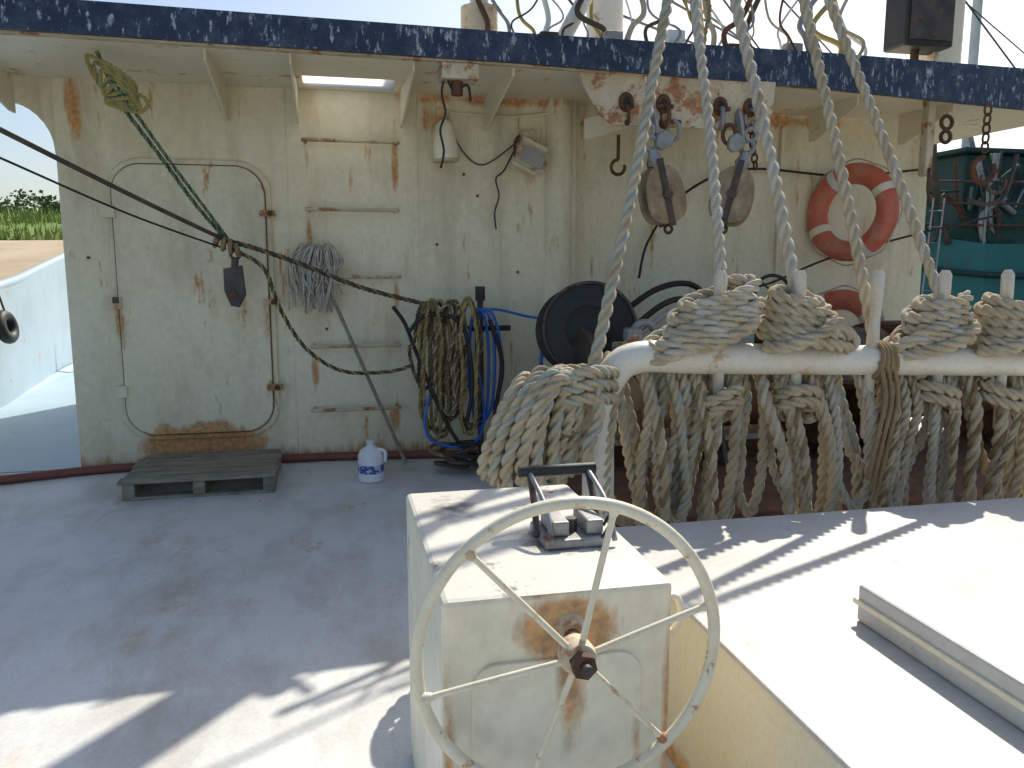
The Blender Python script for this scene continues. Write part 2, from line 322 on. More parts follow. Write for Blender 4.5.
door=group('steel_door')
prism('frame',rrect(-1.44,-.395,.20,2.10,.22,5.865),(0,.04,0),mDoor,door,.008)
prism('gasket',rrect(-1.407,-.428,.233,2.067,.197,5.855),(0,.012,0),mRust,door)
prism('panel',rrect(-1.40,-.435,.24,2.06,.19,5.835),(0,.032,0),mDoor,door,.010)
for z in (.55,1.15,1.75):
    box('dog',-.47,-.36,5.80,5.84,z-.02,z+.02,mRustPaint,door,.004)
    cyl('dog_pivot',(-.40,5.79,z),(-.40,5.87,z),.018,mRust,door)
    box('hinge',-1.47,-1.38,5.81,5.84,z-.04,z+.04,mDoor,door,.004)
box('padlock_tab',-1.43,-1.39,5.80,5.835,1.15,1.19,mDarkSteel,door,.004)

lad=group('wall_ladder')
for i,(z,x0,x1) in enumerate(((2.24,-.15,.46),(1.78,-.14,.45),(1.32,-.14,.45),(.835,-.14,.44),(.38,-.15,.43))):
    tube('rung',[(x0,5.91,z),(x0,5.80,z),(x0+.02,5.78,z),(x1-.02,5.78,z),(x1,5.80,z),(x1,5.91,z)],.013,mRustPaint,lad,step=.015)

mp=group('mop'); cyl('handle',(-.10,5.72,1.42),(.47,5.62,.01),.013,mWoodG,mp)
for i in range(120):
    a=random.uniform(0,2*math.pi); R=random.uniform(.03,.20); l=random.uniform(.26,.48); x=-.11; y=5.74
    tube('strand',[(x,y,1.48),(x+.6*R*math.cos(a)+.02,y-.02+.3*R*math.sin(a),1.55-random.uniform(0,.06)),(x+R*math.cos(a),y-.02+.35*R*math.sin(a),1.42),(x+R*.8*math.cos(a)+random.uniform(-.05,.05),y-.02+.3*R*math.sin(a),1.32),(x+R*.9*math.cos(a)+random.uniform(-.03,.03),y-.02+.3*R*math.sin(a),1.55-l)],.0075,mMopM,mp,seg=5,step=.03)

pl=group('wooden_pallet')
for i in range(6):
    y=5.05+i*.122; box('slat',-1.28+random.uniform(-.015,.015),-.38+random.uniform(-.015,.015),y+random.uniform(-.006,.006),y+.10,.10,.122,mWoodG,pl,.003,rot=Matrix.Rotation(random.uniform(-.008,.008),3,'Z'))
for x in (-1.27,-.87,-.46):
    box('bearer',x,x+.07,5.06,5.75,.02,.099,mWoodG,pl,.003)
for y in (5.06,5.66): box('bottom_slat',-1.27,-.39,y,y+.09,.001,.019,mWoodG,pl,.002)

tube('deck_hose',[(-3.0,5.5,.035),(-2.2,5.62,.03),(-1.5,5.80,.03),(-.3,5.84,.03),(.3,5.80,.03),(1.0,5.7,.03)],.030,mHoseBr,step=.05)

jg=group('plastic_jug'); jx,jy=.21,5.22
lathe('bottle',(jx,jy,0),(0,0,1),[(0,.07),(.006,.082),(.17,.084),(.205,.07),(.225,.04),(.235,.026),(.25,.024)],mPlastic,jg,24)
lathe('label',(jx,jy,.06),(0,0,1),[(0,.0845),(.055,.085)],mLabel,jg,24)
lathe('cap',(jx,jy,.245),(0,0,1),[(0,.028),(.028,.028)],mWhite,jg,16)
tube('handle',[(jx+.04,jy-.03,.215),(jx+.09,jy-.04,.20),(jx+.088,jy-.04,.13)],.012,mPlastic,jg)

fl=group('pot_lamp')
lathe('shade',(.80,5.72,2.12),(-.05,0,1),[(0,.085),(.10,.085),(.16,.075),(.24,.06),(.27,.03)],mCeil,fl,28)
lathe('band',(.80,5.72,2.11),(-.05,0,1),[(0,.092),(.02,.092)],mRustPaint,fl,28)
tube('bracket',[(.79,5.74,2.38),(.80,5.84,2.42),(.80,5.91,2.40)],.012,mRustPaint,fl)
f2=group('floodlight'); R=Matrix.Rotation(math.radians(25),3,'Y')@Matrix.Rotation(math.radians(-25),3,'X')
box('housing',1.30,1.49,5.64,5.78,2.08,2.25,mCeil,f2,.01,rot=R)
box('rim',1.285,1.505,5.62,5.645,2.055,2.235,mRustPaint,f2,.006,rot=R)
box('glass',1.31,1.48,5.605,5.622,2.08,2.21,mGlass,f2,.004,rot=R)
box('ballast_box',1.36,1.47,5.80,5.90,2.24,2.36,mRustPaint,f2,.008)
tube('yoke',[(1.29,5.72,2.16),(1.31,5.8,2.28),(1.38,5.88,2.33),(1.45,5.8,2.28),(1.5,5.72,2.17)],.01,mRust,f2)
tube('electric_cable',[(1.33,5.86,2.25),(1.24,5.86,2.08),(1.18,5.86,2.02),(1.20,5.85,1.9),(1.17,5.86,1.78),(1.18,5.86,1.66)],.006,mBlack)
tube('electric_cable',[(.70,4.93,2.55),(.67,4.95,2.42),(.69,4.95,2.3),(.66,4.96,2.2),(.68,4.96,2.08),(.66,4.96,1.98)],.007,mBlack)
tube('electric_cable',[(1.36,5.88,2.3),(1.1,5.88,2.12),(.95,5.88,2.2),(.85,5.88,2.38)],.005,mRopeK)
ft=group('roof_edge_fitting'); box('plate',.66,.88,4.86,5.02,2.48,2.570,mRustPaint,ft,.006); cyl('spigot',(.76,4.94,2.5),(.76,4.94,2.40),.035,mRust,ft); tube('wires',[(.7,4.93,2.5),(.74,4.92,2.42),(.82,4.93,2.46),(.84,4.93,2.37)],.008,mBlack,ft)

# ------------------------------------------------------------------ lines on the port side
k1=V((-.638,5.3,1.554))
tube('wire_line',[(-2.27,3.1,2.48),(-1.86,3.65,2.25),(-1.453,4.2,2.01),(-1.0,4.8,1.75),tuple(k1)],.013,mRopeK)
tube('wire_line',[(-2.27,3.1,2.31),(-1.87,3.65,2.10),(-1.463,4.2,1.885),(-1.05,4.75,1.67),(-.638,5.31,1.50)],.006,mBlack)
rope('mooring_line',[tuple(k1),(-.45,5.33,1.50),(-.2,5.37,1.41),(.2,5.44,1.25),(.646,5.5,1.13)],.017,[mRopeK,mRopeBr])
rope('green_rope',[(-1.22,5.0,2.56),(-1.17,5.02,2.42),(-1.13,5.05,2.30),(-.95,5.15,2.02),(-.78,5.24,1.75),(-.64,5.3,1.57)],.013,[mRopeG,mRopeK])
rope('green_rope',[(-1.20,5.0,2.50),(-1.10,5.02,2.33),(-.90,5.12,2.0),(-.72,5.22,1.72),(-.62,5.3,1.56)],.011,[mRopeG,mRopeK])
kn=group('yellow_rope_knot')
for i in range(7):
    rope('turn',[(-1.27+.035*i,5.0,2.53-.035*i),(-1.10+.015*i,4.97,2.45-.03*i),(-1.04,5.02,2.37-.02*i),(-1.20,5.05,2.36-.01*i)],.013,[mRopeY,mRopeG] if i%2 else [mRopeY],kn,closed=True)
rope('end',[(-1.1,5.0,2.36),(-1.0,4.98,2.33),(-.97,4.98,2.28),(-1.02,4.99,2.24)],.012,[mRopeY],kn)
for i in range(4):
    torus('rope_knot',(k1.x-.05+.04*i,5.3,1.55-.02*i),(1,0,-.4+.2*i),.035,.014,mRopeBr,seg=20,ps=8)
rope('yellow_rope',[(-.60,5.3,1.5),(-.42,5.34,1.38),(-.33,5.36,1.12),(-.18,5.4,.86),(.05,5.45,.70),(.35,5.5,.68),(.52,5.5,.72)],.014,[mRopeK,mRopeY])
tb=group('turnbuckle')
cyl('body',(-.585,5.3,1.44),(-.60,5.3,1.24),.022,mDarkSteel,tb); torus('eye',(-.582,5.3,1.47),(0,1,0),.03,.009,mDarkSteel,tb,24,8)
prism('cheek',[(-.655,5.27,1.38),(-.545,5.27,1.40),(-.53,5.27,1.22),(-.57,5.27,1.14),(-.62,5.27,1.15),(-.655,5.27,1.24)],(0,.012,0),mDarkSteel,tb,.004)
prism('cheek',[(-.655,5.32,1.38),(-.545,5.32,1.40),(-.53,5.32,1.22),(-.57,5.32,1.14),(-.62,5.32,1.15),(-.655,5.32,1.24)],(0,.012,0),mDarkSteel,tb,.004)
cyl('pin',(-.60,5.25,1.22),(-.60,5.35,1.22),.02,mRust,tb)

hc=group('hanging_rope_coil')
hm=[[mRopeBr,mRopeY],[mRopeK,mRopeBr],[mRopeY,mRopeBr],[mRopeBr,mRope]]
for i in range(14):
    cx=.74+random.uniform(-.15,.2); w=random.uniform(.04,.11); top=1.12+random.uniform(-.03,.04); bot=random.uniform(.2,.6); y=5.5+random.uniform(-.10,.10)
    rope('loop',[(cx-w*.3,y,top),(cx+w*.4,y,top),(cx+w,y-.02,top-.25),(cx+w*random.uniform(.5,1),y,(top+bot)/2),(cx+w*.7,y-.02,bot+.08),(cx,y-.03,bot),(cx-w*.8,y-.02,bot+.1),(cx-w*random.uniform(.5,1.2),y,(top+bot)/2),(cx-w*.8,y-.01,top-.22)],.015,hm[i%4],hc,closed=True,step=.012)
bh=group('blue_hose_coil')
for i in range(3):
    cx=1.00+.02*i; w=.07+.025*i
    tube('loop',[(cx-w*.3,5.62,1.08),(cx+w*.5,5.6,1.06),(cx+w,5.6,.8),(cx+w*.7,5.58,.35+.05*i),(cx-w*.3,5.58,.26+.04*i),(cx-w,5.6,.6),(cx-w*.8,5.61,.95)],.011,mBlue,bh,closed=True)
tube('lead',[(.62,5.4,.52),(.58,5.35,.32),(.66,5.35,.2),(.9,5.36,.17),(1.02,5.5,.35),(.98,5.6,.8),(1.05,5.62,1.08),(1.4,5.6,1.03),(1.7,5.5,1.0)],.010,mBlue,bh)
tube('lead',[(1.42,5.5,1.04),(1.45,5.5,.9),(1.43,5.5,.7),(1.46,5.5,.5)],.014,mBlue,bh)
tube('black_hose',[(.40,5.6,1.12),(.48,5.58,1.0),(.55,5.5,.8),(.75,5.4,.3),(.95,5.4,.06),(1.2,5.3,.03)],.014,mBlack)
tube('black_hose',[(.5,5.5,.95),(.62,5.45,1.07),(.85,5.42,1.0),(.92,5.42,.6),(.86,5.4,.25)],.014,mBlack)
tube('black_hose',[(1.08,5.6,1.02),(1.16,5.55,.7),(1.1,5.5,.3),(1.25,5.4,.05)],.016,mBlack)
sp=group('standpipe'); cyl('pipe',(1.03,5.7,0),(1.03,5.7,1.15),.022,mDarkSteel,sp); cyl('cap',(1.03,5.7,1.15),(1.03,5.7,1.25),.035,mBlack,sp); cyl('branch',(.9,5.7,.95),(1.25,5.7,.95),.02,mBlack,sp)
rp=group('rope_pile')
for i in range(9):
    torus('loop',(.82+random.uniform(-.14,.14),5.35+random.uniform(-.08,.08),.03+.018*i),(random.uniform(-.3,.3),random.uniform(-.3,.3),1),.12+random.uniform(-.05,.05),.013,[mRopeBr,mRopeK,mBlack][i%3],rp,30,8)

# ------------------------------------------------------------------ winch and reels behind the rail
wn=group('deck_winch')
box('bedplate',1.25,4.9,3.7,5.35,.0,.12,mRust,wn,.01)
for x in (1.55,2.35,3.15,3.62,4.6):
    lathe('flange',(x,4.95,.58),(1,0,0),[(0,.40),(.02,.42),(.035,.42),(.05,.40)],mDarkSteel if x<3 else mRust,wn,40)
    prism('side_frame',[(x+.08,4.62,.12),(x+.08,5.28,.12),(x+.08,5.02,.70),(x+.08,4.88,.70)],(.03,0,0),mDarkSteel,wn,.004)
for (a,b) in ((1.6,2.35),(2.4,3.15),(3.7,4.6)):
    pr=[]; N=22
    for i in range(N+1): pr+= [((b-a)*i/N,.25+.012*(i%2))]
    lathe('wound_wire_drum',(a,4.95,.58),(1,0,0),pr,mRopeBr if a<2 else mRust,wn,28)
cyl('shaft',(1.3,4.95,.58),(4.8,4.95,.58),.05,mRust,wn)
lathe('warping_head',(1.25,4.95,.58),(1,0,0),[(0,.15),(.03,.16),(.08,.10),(.2,.09),(.26,.13)],mDarkSteel,wn,28)
lathe('brake_wheel',(2.40,4.80,1.10),(-.3,-1,.2),[(0,.12),(.02,.14),(.05,.14),(.07,.06),(.1,.05)],mDarkSteel,wn,28)
torus('brake_handwheel',(2.87,4.9,1.22),(-.3,-1,.2),.115,.012,mBlack,wn); cyl('brake_stem',(2.87,4.9,1.22),(2.87,5.1,.7),.014,mRust,wn)
for i in range(3):
    a=math.radians(120*i+20); cyl('wheel_spoke',(2.87,4.9,1.22),(2.87+.11*math.cos(a),4.9,1.22+.11*math.sin(a)),.007,mBlack,wn,8)
box('gear_case',2.9,3.55,4.6,5.2,.62,.98,mDarkSteel,wn,.04)
box('gear_case',3.8,4.5,4.7,5.2,.70,1.0,mRust,wn,.04)
rl=group('hose_reel')
ax=(-.25,-1,.12)
lathe('disc',(1.66,5.12,.98),ax,[(0,.30),(.012,.31),(.03,.31),(.04,.295),(.04,.16),(.05,.15),(.09,.06),(.1,.04)],mBlack,rl,48)
torus('rim',(1.655,5.08,.985),ax,.305,.012,mDarkSteel,rl,60,8)
lathe('disc',(1.66,5.35,.95),ax,[(0,.30),(.03,.30)],mBlack,rl,48)
lathe('hub',(1.66,5.35,.95),ax,[(0,.18),(.24,.18)],mBlack,rl,32)
box('stand',1.60,1.72,5.1,5.4,0,.9,mDarkSteel,rl,.01)
mc=group('rusty_fairlead')
box('body',1.72,2.0,4.65,4.85,.84,.92,mRustPaint,mc,.02); torus('roller',(1.88,4.7,.98),(0,1,.2),.07,.025,mGalv,mc); cyl('lever',(1.78,4.7,.92),(2.05,4.7,1.12),.016,mGalv,mc)
box('clamp',1.74,1.84,4.60,4.70,.93,1.02,mGalv,mc,.02); cyl('arm',(1.55,4.7,.75),(1.8,4.6,.98),.022,mRustPaint,mc)
cyl('stem',(1.86,4.75,.1),(1.86,4.75,.85),.04,mRust,mc)
tube('thick_hose',[(2.0,5.6,1.0),(2.3,5.55,1.22),(2.6,5.6,1.26),(2.8,5.65,1.1),(2.9,5.6,.8)],.022,mBlack)
tube('thick_hose',[(2.1,5.6,.9),(2.35,5.5,1.12),(2.55,5.5,1.14),(2.7,5.5,.95)],.022,mDarkSteel)
tube('electric_cable',[(2.35,6.0,1.3),(2.42,5.98,1.6),(2.7,5.98,1.95),(3.2,5.98,2.15),(4.1,5.98,2.12),(4.9,5.98,2.2)],.01,mBlack)
tube('electric_cable',[(2.9,5.95,1.15),(3.4,5.9,1.25),(3.9,5.85,1.45),(4.6,5.7,1.65),(5.2,5.5,1.8)],.009,mBlack)
tube('wall_pipe',[(3.55,6.02,.1),(3.55,6.02,1.4),(3.55,6.02,2.5)],.012,mWall)

def ring(name,c,axis,R=.30,r=.082):
    g=group(name); c=V(c); ax=V(axis).normalized()
    torus('buoy',c,ax,R,r,mRing,g,64,18)
    up=V((0,0,1)); u=up.cross(ax).normalized(); w=ax.cross(u)
    for k in range(4):
        a=math.radians(30+90*k); p=c+u*R*math.cos(a)+w*R*math.sin(a); t=(-u*math.sin(a)+w*math.cos(a))
        lathe('band_wrap',p-t*.03,t,[(0,r+.003),(.06,r+.003)],mWhite if k%2 else mCeil,g,24)
    pts=[]
    for k in range(16):
        a=math.radians(22.5*k); q=R+r+(.01 if k%2 else .03); pts.append(c+u*q*math.cos(a)+w*q*math.sin(a))
    tube('grab_line',pts,.006,mRopeW,g,closed=True)
    return g
ring('life_ring',(4.00,5.72,1.81),(-.92,-.39,.05))
ring('life_ring',(3.97,5.74,.86),(-.85,-.5,.15),R=.27)

# ------------------------------------------------------------------ block hanger and blocks
hg=group('block_hanger')
prism('plate',[(1.52,4.96,2.58),(2.86,4.96,2.58),(2.84,4.96,2.34),(2.78,4.96,2.27),(1.75,4.96,2.27),(1.66,4.96,2.33),(1.56,4.96,2.48)],(0,.025,0),mRustPaint,hg,.004)
for x in (1.83,2.08,2.47,2.68):
    torus('lug_eye',(x,4.955,2.41),(0,1,0),.035,.016,mRust,hg,24,8,sz=1.3); lathe('hole',(x,4.958,2.41),(0,-1,0),[(0,.03),(.003,.03)],mBlack,hg,16)
prism('arm',[(1.75,5.4,2.25),(2.6,5.4,2.52),(2.6,5.4,2.59),(1.7,5.4,2.38),(1.7,5.4,2.25)],(0,.015,0),mCeil,hg)
def shackle(x,y,z,m,ax=(1,0,.1),s=1):
    g=group('shackle'); torus('bow',(x,y,z),ax,.045*s,.012*s,m,g,28,8,sx=.8,sz=1.2); cyl('bolt',(x-.045*s,y,z+.05*s),(x+.045*s,y,z+.05*s),.012*s,mRust,g,10)
shackle(1.83,4.94,2.33,mRust); shackle(2.68,4.94,2.34,mGalv,(.6,1,0)); shackle(2.08,4.93,2.33,mRust,(1,.3,0),1.2); shackle(2.47,4.93,2.33,mGalv,(1,-.3,0),1.2)
shackle(2.13,4.91,2.24,mGalv,(.5,1,0),1.1); shackle(2.51,4.90,2.23,mRust,(.8,1,0),1.1)
ch=group('short_chain')
for i in range(6): torus('link',(2.68+.008*i,4.93,2.27-.045*i),(i%2,1-i%2,.1),.02,.007,mRust,ch,16,6,sz=1.4)
hk=group('hook'); torus('shank',(1.98,5.5,2.08),(0,1,0),.05,.012,mRust,hk,24,8,a0=-200,a1=90); cyl('stem',(1.98,5.5,2.13),(1.98,5.5,2.30),.012,mRust,hk)
def block(x,z,tilt,lean,S=1.17):
    g=group('pulley_block'); y=4.90; c=V((x,y,z))
    Rm=(Matrix.Rotation(math.radians(tilt),3,'Y')@Matrix.Rotation(math.radians(lean),3,'Z'))*S
    def T(p): return c+Rm@V(p)
    for s in (-1,1):
        poly=[T((.112*math.copysign(abs(math.sin(2*math.pi*i/32))**.75,math.sin(2*math.pi*i/32))*(1-.10*math.cos(2*math.pi*i/32)),s*.048-.012,.155*math.copysign(abs(math.cos(2*math.pi*i/32))**.8,math.cos(2*math.pi*i/32)))) for i in range(32)]
        prism('cheek',poly,Rm@V((0,.024,0)),mWoodB,g,.006)
        b_=[T((-.018,s*.064-.004,-.17)),T((.018,s*.064-.004,-.17)),T((.018,s*.064-.004,.19)),T((-.018,s*.064-.004,.19))]
        prism('strap',b_,Rm@V((0,.008,0)),mDarkSteel,g,.002)
    lathe('sheave',T((0,-.034,0)),Rm@V((0,1,0)),[(0,.095*S),(.018,.08*S),(.034,.072*S),(.05,.08*S),(.068,.095*S)],mDarkSteel,g,32)
    lathe('pin',T((0,-.085,0)),Rm@V((0,1,0)),[(0,.030),(.17*S,.030)],mDarkSteel,g,16)
    lathe('neck',T((0,0,.16)),Rm@V((0,0,1)),[(0,.04),(.04,.05),(.07,.034),(.10,.03)],mGalv,g,20)
    torus('swivel_eye',T((0,0,.28)),Rm@V((0,1,0)),.042,.016,mGalv,g,28,10)
    top=V((x,4.955,2.34)); p=T((0,0,.31)); mid=(top+p)/2
    torus('link',mid,(1,0,.15),.05,.014,mGalv,g,28,8,sx=.6,sz=max(.7,(top-p).length*.6/.05))
    torus('link',T((0,0,.35)),(0,1,0),.038,.014,mGalv,g,24,8)
    prism('hook_body',[(x-.06,4.86,z+.30),(x-.02,4.86,z+.27),(x+.05,4.86,z+.30),(x+.06,4.86,z+.36),(x+.0,4.86,z+.40),(x-.05,4.86,z+.37)],(0,.04,0),mGalv,g,.012)
    torus('becket',T((0,0,-.185)),Rm@V((0,1,0)),.025,.01,mDarkSteel,g,20,8)
block(2.06,1.84,-14,4)
block(2.55,1.84,16,-32)

# ------------------------------------------------------------------ raised hatch, cover
rh=group('raised_hatch')
box('coaming',.90,5.2,-2.5,2.53,0.001,.488,mCoam,rh,.006)
box('top_plate',.885,5.22,-2.52,2.545,.4885,.502,mHatch,rh,.004)
tube('weld_bead',[(.893,-2,.484),(.893,0,.484),(.893,2.5,.484)],.006,mCoam,rh,step=.2)
cv=group('hatch_cover')
box('lid',1.28,3.4,-1.6,1.71,.503,.60,mHatch,cv,.008)
box('lip',1.272,3.41,-1.61,1.717,.548,.563,mCoam,cv,.003)

bx=group('control_box')
box('body',.18,.645,1.42,2.17,.0,.777,mBox,bx,.012,top=mBoxTop)
prism('access_plate',rrect(.235,.577,.12,.645,.05,1.410),(0,.012,0),mBox,bx,.003)
tube('side_ring',[(.65,1.50,.70),(.685,1.50,.71),(.70,1.50,.67),(.68,1.50,.63),(.65,1.50,.64)],.008,mWheel,bx)
bx2=group('towing_clamp')
box('base',.44,.59,1.64,1.79,.778,.80,mGalv,bx2,.005)
box('jaw',.46,.50,1.66,1.77,.80,.835,mGalv,bx2,.005); box('jaw',.54,.58,1.66,1.77,.80,.835,mGalv,bx2,.005)
for x in (.445,.59):
    tube('leg',[(x-.01,1.70,.79),(x-.005,1.74,.84),(x,1.80,.895),(x,1.82,.915)],.008,mDarkSteel,bx2)
    tube('leg',[(x+.01,1.64,.79),(x+.01,1.70,.86),(x,1.82,.912)],.006,mGalv,bx2)
cyl('grip',(.42,1.82,.912),(.61,1.82,.912),.014,mBlack,bx2)
tube('wire',[(.60,1.72,.80),(.615,1.70,.84),(.60,1.66,.83),(.57,1.64,.80)],.004,mBlack,bx2)
cyl('bolt_head',(.515,1.70,.80),(.515,1.70,.83),.014,mDarkSteel,bx2,6)

hw=group('hand_wheel'); c=V((.403,1.325,.705)); hub=V((.415,1.315,.695))
torus('rim',c,(0.03,1,.02),.28,.0115,mWheel,hw,96,14)
for k in range(6):
    a=math.radians(13+60*k); e=c+V((.28*math.cos(a),0,.28*math.sin(a)))
    tube('spoke',[tuple(hub+V((.02*math.cos(a),0,.02*math.sin(a)))),tuple(hub.lerp(e,.5)),tuple(e)],.0062,mWheel,hw,step=.02)
    lathe('weld',e-(e-hub).normalized()*.02,(e-hub),[(0,.007),(.012,.012),(.02,.012)],mRustPaint if k in(2,5) else mWheel,hw,12)
lathe('hub',hub+V((0,.03,0)),(0,-1,0),[(0,.032),(.03,.034),(.045,.030),(.05,.022)],mRustPaint,hw,24)
lathe('nut',hub+V((0,-.02,0)),(0,-1,0),[(0,.024),(.022,.024)],mRust,hw,6,False)
lathe('shaft_end',hub+V((0,-.04,0)),(0,-1,0),[(0,.012),(.018,.011)],mDarkSteel,hw,14)
cyl('shaft',hub,(.43,1.42,.70),.016,mRust,hw)
lathe('gland',(.43,1.421,.70),(0,-1,0),[(0,.034),(.03,.028)],mRustPaint,hw,24)

# ------------------------------------------------------------------ pin rail, pins, coils
RY=3.0
def rz(x): return 1.035-(x-1.19)*.035
pr=group('pin_rail')
tube('pipe',[(1.02,RY,.0),(1.02,RY,.5),(1.02,RY,.82),(1.06,RY,.95),(1.17,RY,rz(1.17)),(1.5,RY,rz(1.5)),(2.5,RY,rz(2.5)),(3.9,RY,rz(3.9))],.064,mPipe,pr,seg=24,step=.03)
tube('post',[(3.85,RY,.0),(3.85,RY,.5),(3.85,RY,.9)],.06,mPipe,pr,seg=20)
pins=[1.53,1.88,2.22,2.56,2.90,3.24]
for x in pins:
    lathe('belaying_pin',(x,RY-.01,.66),(random.uniform(-.03,.03),0,1),[(0,.012),(.02,.020),(.2,.022),(.36,.024),(.44,.026),(.52,.022),(.62,.026),(.70,.026),(.72,.014)],mWood,None,16)
R0=.0285
def mound(x,cx,ax,ay,z0,turns,k,seed=0):
    rnd=random.Random(seed); pts=[]; N=int(turns*10); ph=[rnd.uniform(0,6) for _ in range(4)]
    for i in range(N+1):
        t=i/N; th=2*math.pi*i/10; sh=1-.50*t; ws=1+.10*math.sin(.37*i+ph[0])+.05*math.sin(.83*i+ph[1])
        X=cx+(x-cx)*t+ax*sh*ws*math.cos(th); Y=RY-.01+ay*sh*math.sin(th)*(1+.08*math.sin(.5*i+ph[2]))
        Z=z0+t*turns*.038+k*ax*math.cos(th)*sh*(1-.3*t)-.035*abs(math.cos(th))*(1-t)+.02*math.sin(th)+.010*math.sin(.61*i+ph[3])
        pts.append((X,Y,Z))
    return pts
coils=[(1.53,1.43,.25,.13,.28,5.2),(1.88,1.92,.21,.125,-.22,4.8),(2.56,2.52,.19,.125,.25,5.0),(2.90,2.94,.195,.125,-.16,4.8),(3.24,3.25,.18,.12,.2,4.6)]
for n,(x,cx,ax_,ay,k,tn) in enumerate(coils):
    g=group('rope_coil'); z0=rz(x)+.085
    rope('wraps',mound(x,cx,ax_,ay,z0,tn,k,seed=n+11),R0,[mRope] if n%2 else [mRope,mRopeW],g)
    pts=[]
    for i in range(26):
        th=2*math.pi*i/10; pts.append((x+(.08+.01*math.sin(i*.6))*math.cos(th),RY-.02+.075*math.sin(th),.78+.048*i/10+.035*math.cos(th+1+n)))
    rope('lower_turns',pts,R0*.9,[mRope],g)
    rope('crossing_turn',[(x-.18,RY-.05,z0-.02),(x-.12,RY-.115,z0-.02),(x-.03,RY-.14,z0+.01),(x+.07,RY-.12,z0+.06),(x+.13,RY-.02,z0+.08)],R0,[mRope],g)
    sgn=1 if n%2 else -1
    rope('drooping_turn',[(x+sgn*.05,RY-.10,z0+.07),(x+sgn*.17,RY-.09,z0+.03),(x+sgn*.24,RY-.03,z0-.02),(x+sgn*.20,RY+.06,z0-.01),(x+sgn*.05,RY+.12,z0+.02)],R0,[mRope,mRopeW],g)
hr=group('hanging_ropes'); rnd=random.Random(5)
mats3=[[mRope],[mRope,mRopeB],[mRope,mRopeW],[mRope],[mRopeW],[mRope,mRopeBr]]
for x in [1.24]+pins:
    lean=rnd.uniform(-.05,.05)
    for i in range(5):
        xa=x-.17+.034*i*2+rnd.uniform(-.025,.025); w=rnd.uniform(.028,.08); y=RY+(-.03 if i%2 else .05)+rnd.uniform(-.025,.025); bot=rnd.uniform(.22,.38) if i!=2 else rnd.uniform(.34,.52); s=lean+rnd.uniform(-.05,.05)
        T=rz(x)+.03; j=lambda: rnd.uniform(-.016,.016)
        rope('bight',[(xa-w*.7,RY+.09,T-.02),(xa-w+j(),y,T-.2),(xa-w*1.1+s+j(),y-.01,.6),(xa-w+s*1.5,y-.01,bot+.1),(xa+s*1.5,y-.02,bot),(xa+w+s*1.5,y,bot+.1),(xa+w*1.1+s+j(),y,.6),(xa+w+j(),y,T-.2),(xa+w*.7,RY+.09,T-.02)],R0*rnd.uniform(.74,1.0),mats3[rnd.randrange(6)],hr,step=.015)
    # loose tail with frayed whipping
    xt=x+rnd.uniform(-.12,.12); d=rnd.uniform(-.10,.10)
    rope('loose_tail',[(xt,RY+.08,1.0),(xt,RY-.06,.82),(xt+d*.5,RY-.09,.66),(xt+d,RY-.08,.5),(xt+d*1.2,RY-.07,rnd.uniform(.34,.46))],R0*rnd.uniform(.55,.8),[mRope,mRopeBr],hr,step=.013)
hk=group('rope_hank'); rnd=random.Random(3)
for i in range(13):
    t=i/12; cx=.615+.27*t; w=.05+.028*math.sin(math.pi*t)+rnd.uniform(-.012,.012); h=.19+.035*math.sin(math.pi*t)+rnd.uniform(-.015,.015); y=2.93-.12*math.sin(math.pi*t)+(.05 if i%2 else -.02); tl=math.radians(26-24*t+rnd.uniform(-5,5))
    pts=[]
    for q in range(10):
        a=2*math.pi*q/10; lx=w*math.cos(a); lz=h*math.sin(a)
        pts.append((cx+lx*math.cos(tl)+lz*math.sin(tl)+rnd.uniform(-.004,.004),y+.05*math.cos(a),.79-lx*math.sin(tl)*.5+lz*math.cos(tl)))
    rope('loop',pts,.026,[mRope,mRopeB] if i%3 else [mRope],hk,closed=True)
for i in range(3):
    rope('frapping',[(.80,2.80+.01*i,.985-.045*i),(.93,2.82,1.01-.05*i),(1.04,2.91,.99-.05*i),(1.07,3.02,.97-.05*i),(.98,3.11,.98-.04*i),(.82,3.06,.97-.045*i),(.74,2.92,.94-.045*i)],.025,[mRope,mRopeB],hk,closed=True)
rope('tail',[(.93,2.84,1.0),(.96,2.82,.85),(.91,2.80,.72),(.93,2.81,.60)],.025,[mRope,mRopeB],hk)
lb=group('brown_lashing')
for i in range(4): torus('turn',(2.24+.022*i,RY,rz(2.24)),(1,0,.1*(i-1.5)),.076,.010,mRopeBr,lb,26,8)
for i in range(3): tube('tail',[(2.23+.03*i,RY-.07,rz(2.2)),(2.25+.03*i,RY-.09,.85),(2.22+.03*i,RY-.10,.7),(2.19+.02*i,RY-.09,.5-.05*i)],.010,mRopeBr,lb)

lines=[((.955,2.93,.93),(1.52,3.6,2.58),.027,[mRope,mRopeB]),((1.535,2.98,1.22),(1.65,3.6,2.59),.025,[mRopeW]),((1.87,2.98,1.22),(1.85,3.6,2.61),.029,[mRopeW,mRope]),
       ((2.24,2.98,1.05),(2.20,3.6,2.63),.027,[mRope]),((2.55,2.98,1.24),(2.33,3.6,2.64),.025,[mRope,mRopeW])]
for a,b,r,mm in lines:
    a=V(a);b=V(b); rope('rigging_rope',[a,a.lerp(b,.5)+V((.012,0.0,0)),b,a+(b-a)*1.7,a+(b-a)*2.5],r,mm,step=.016,lay=7.5)
rope('yellow_line',[(2.14,4.6,2.60),(2.16,4.55,2.75),(2.2,4.6,2.9),(2.12,4.6,3.1),(2.2,4.7,3.6)],.014,[mRopeY,mRopeG])

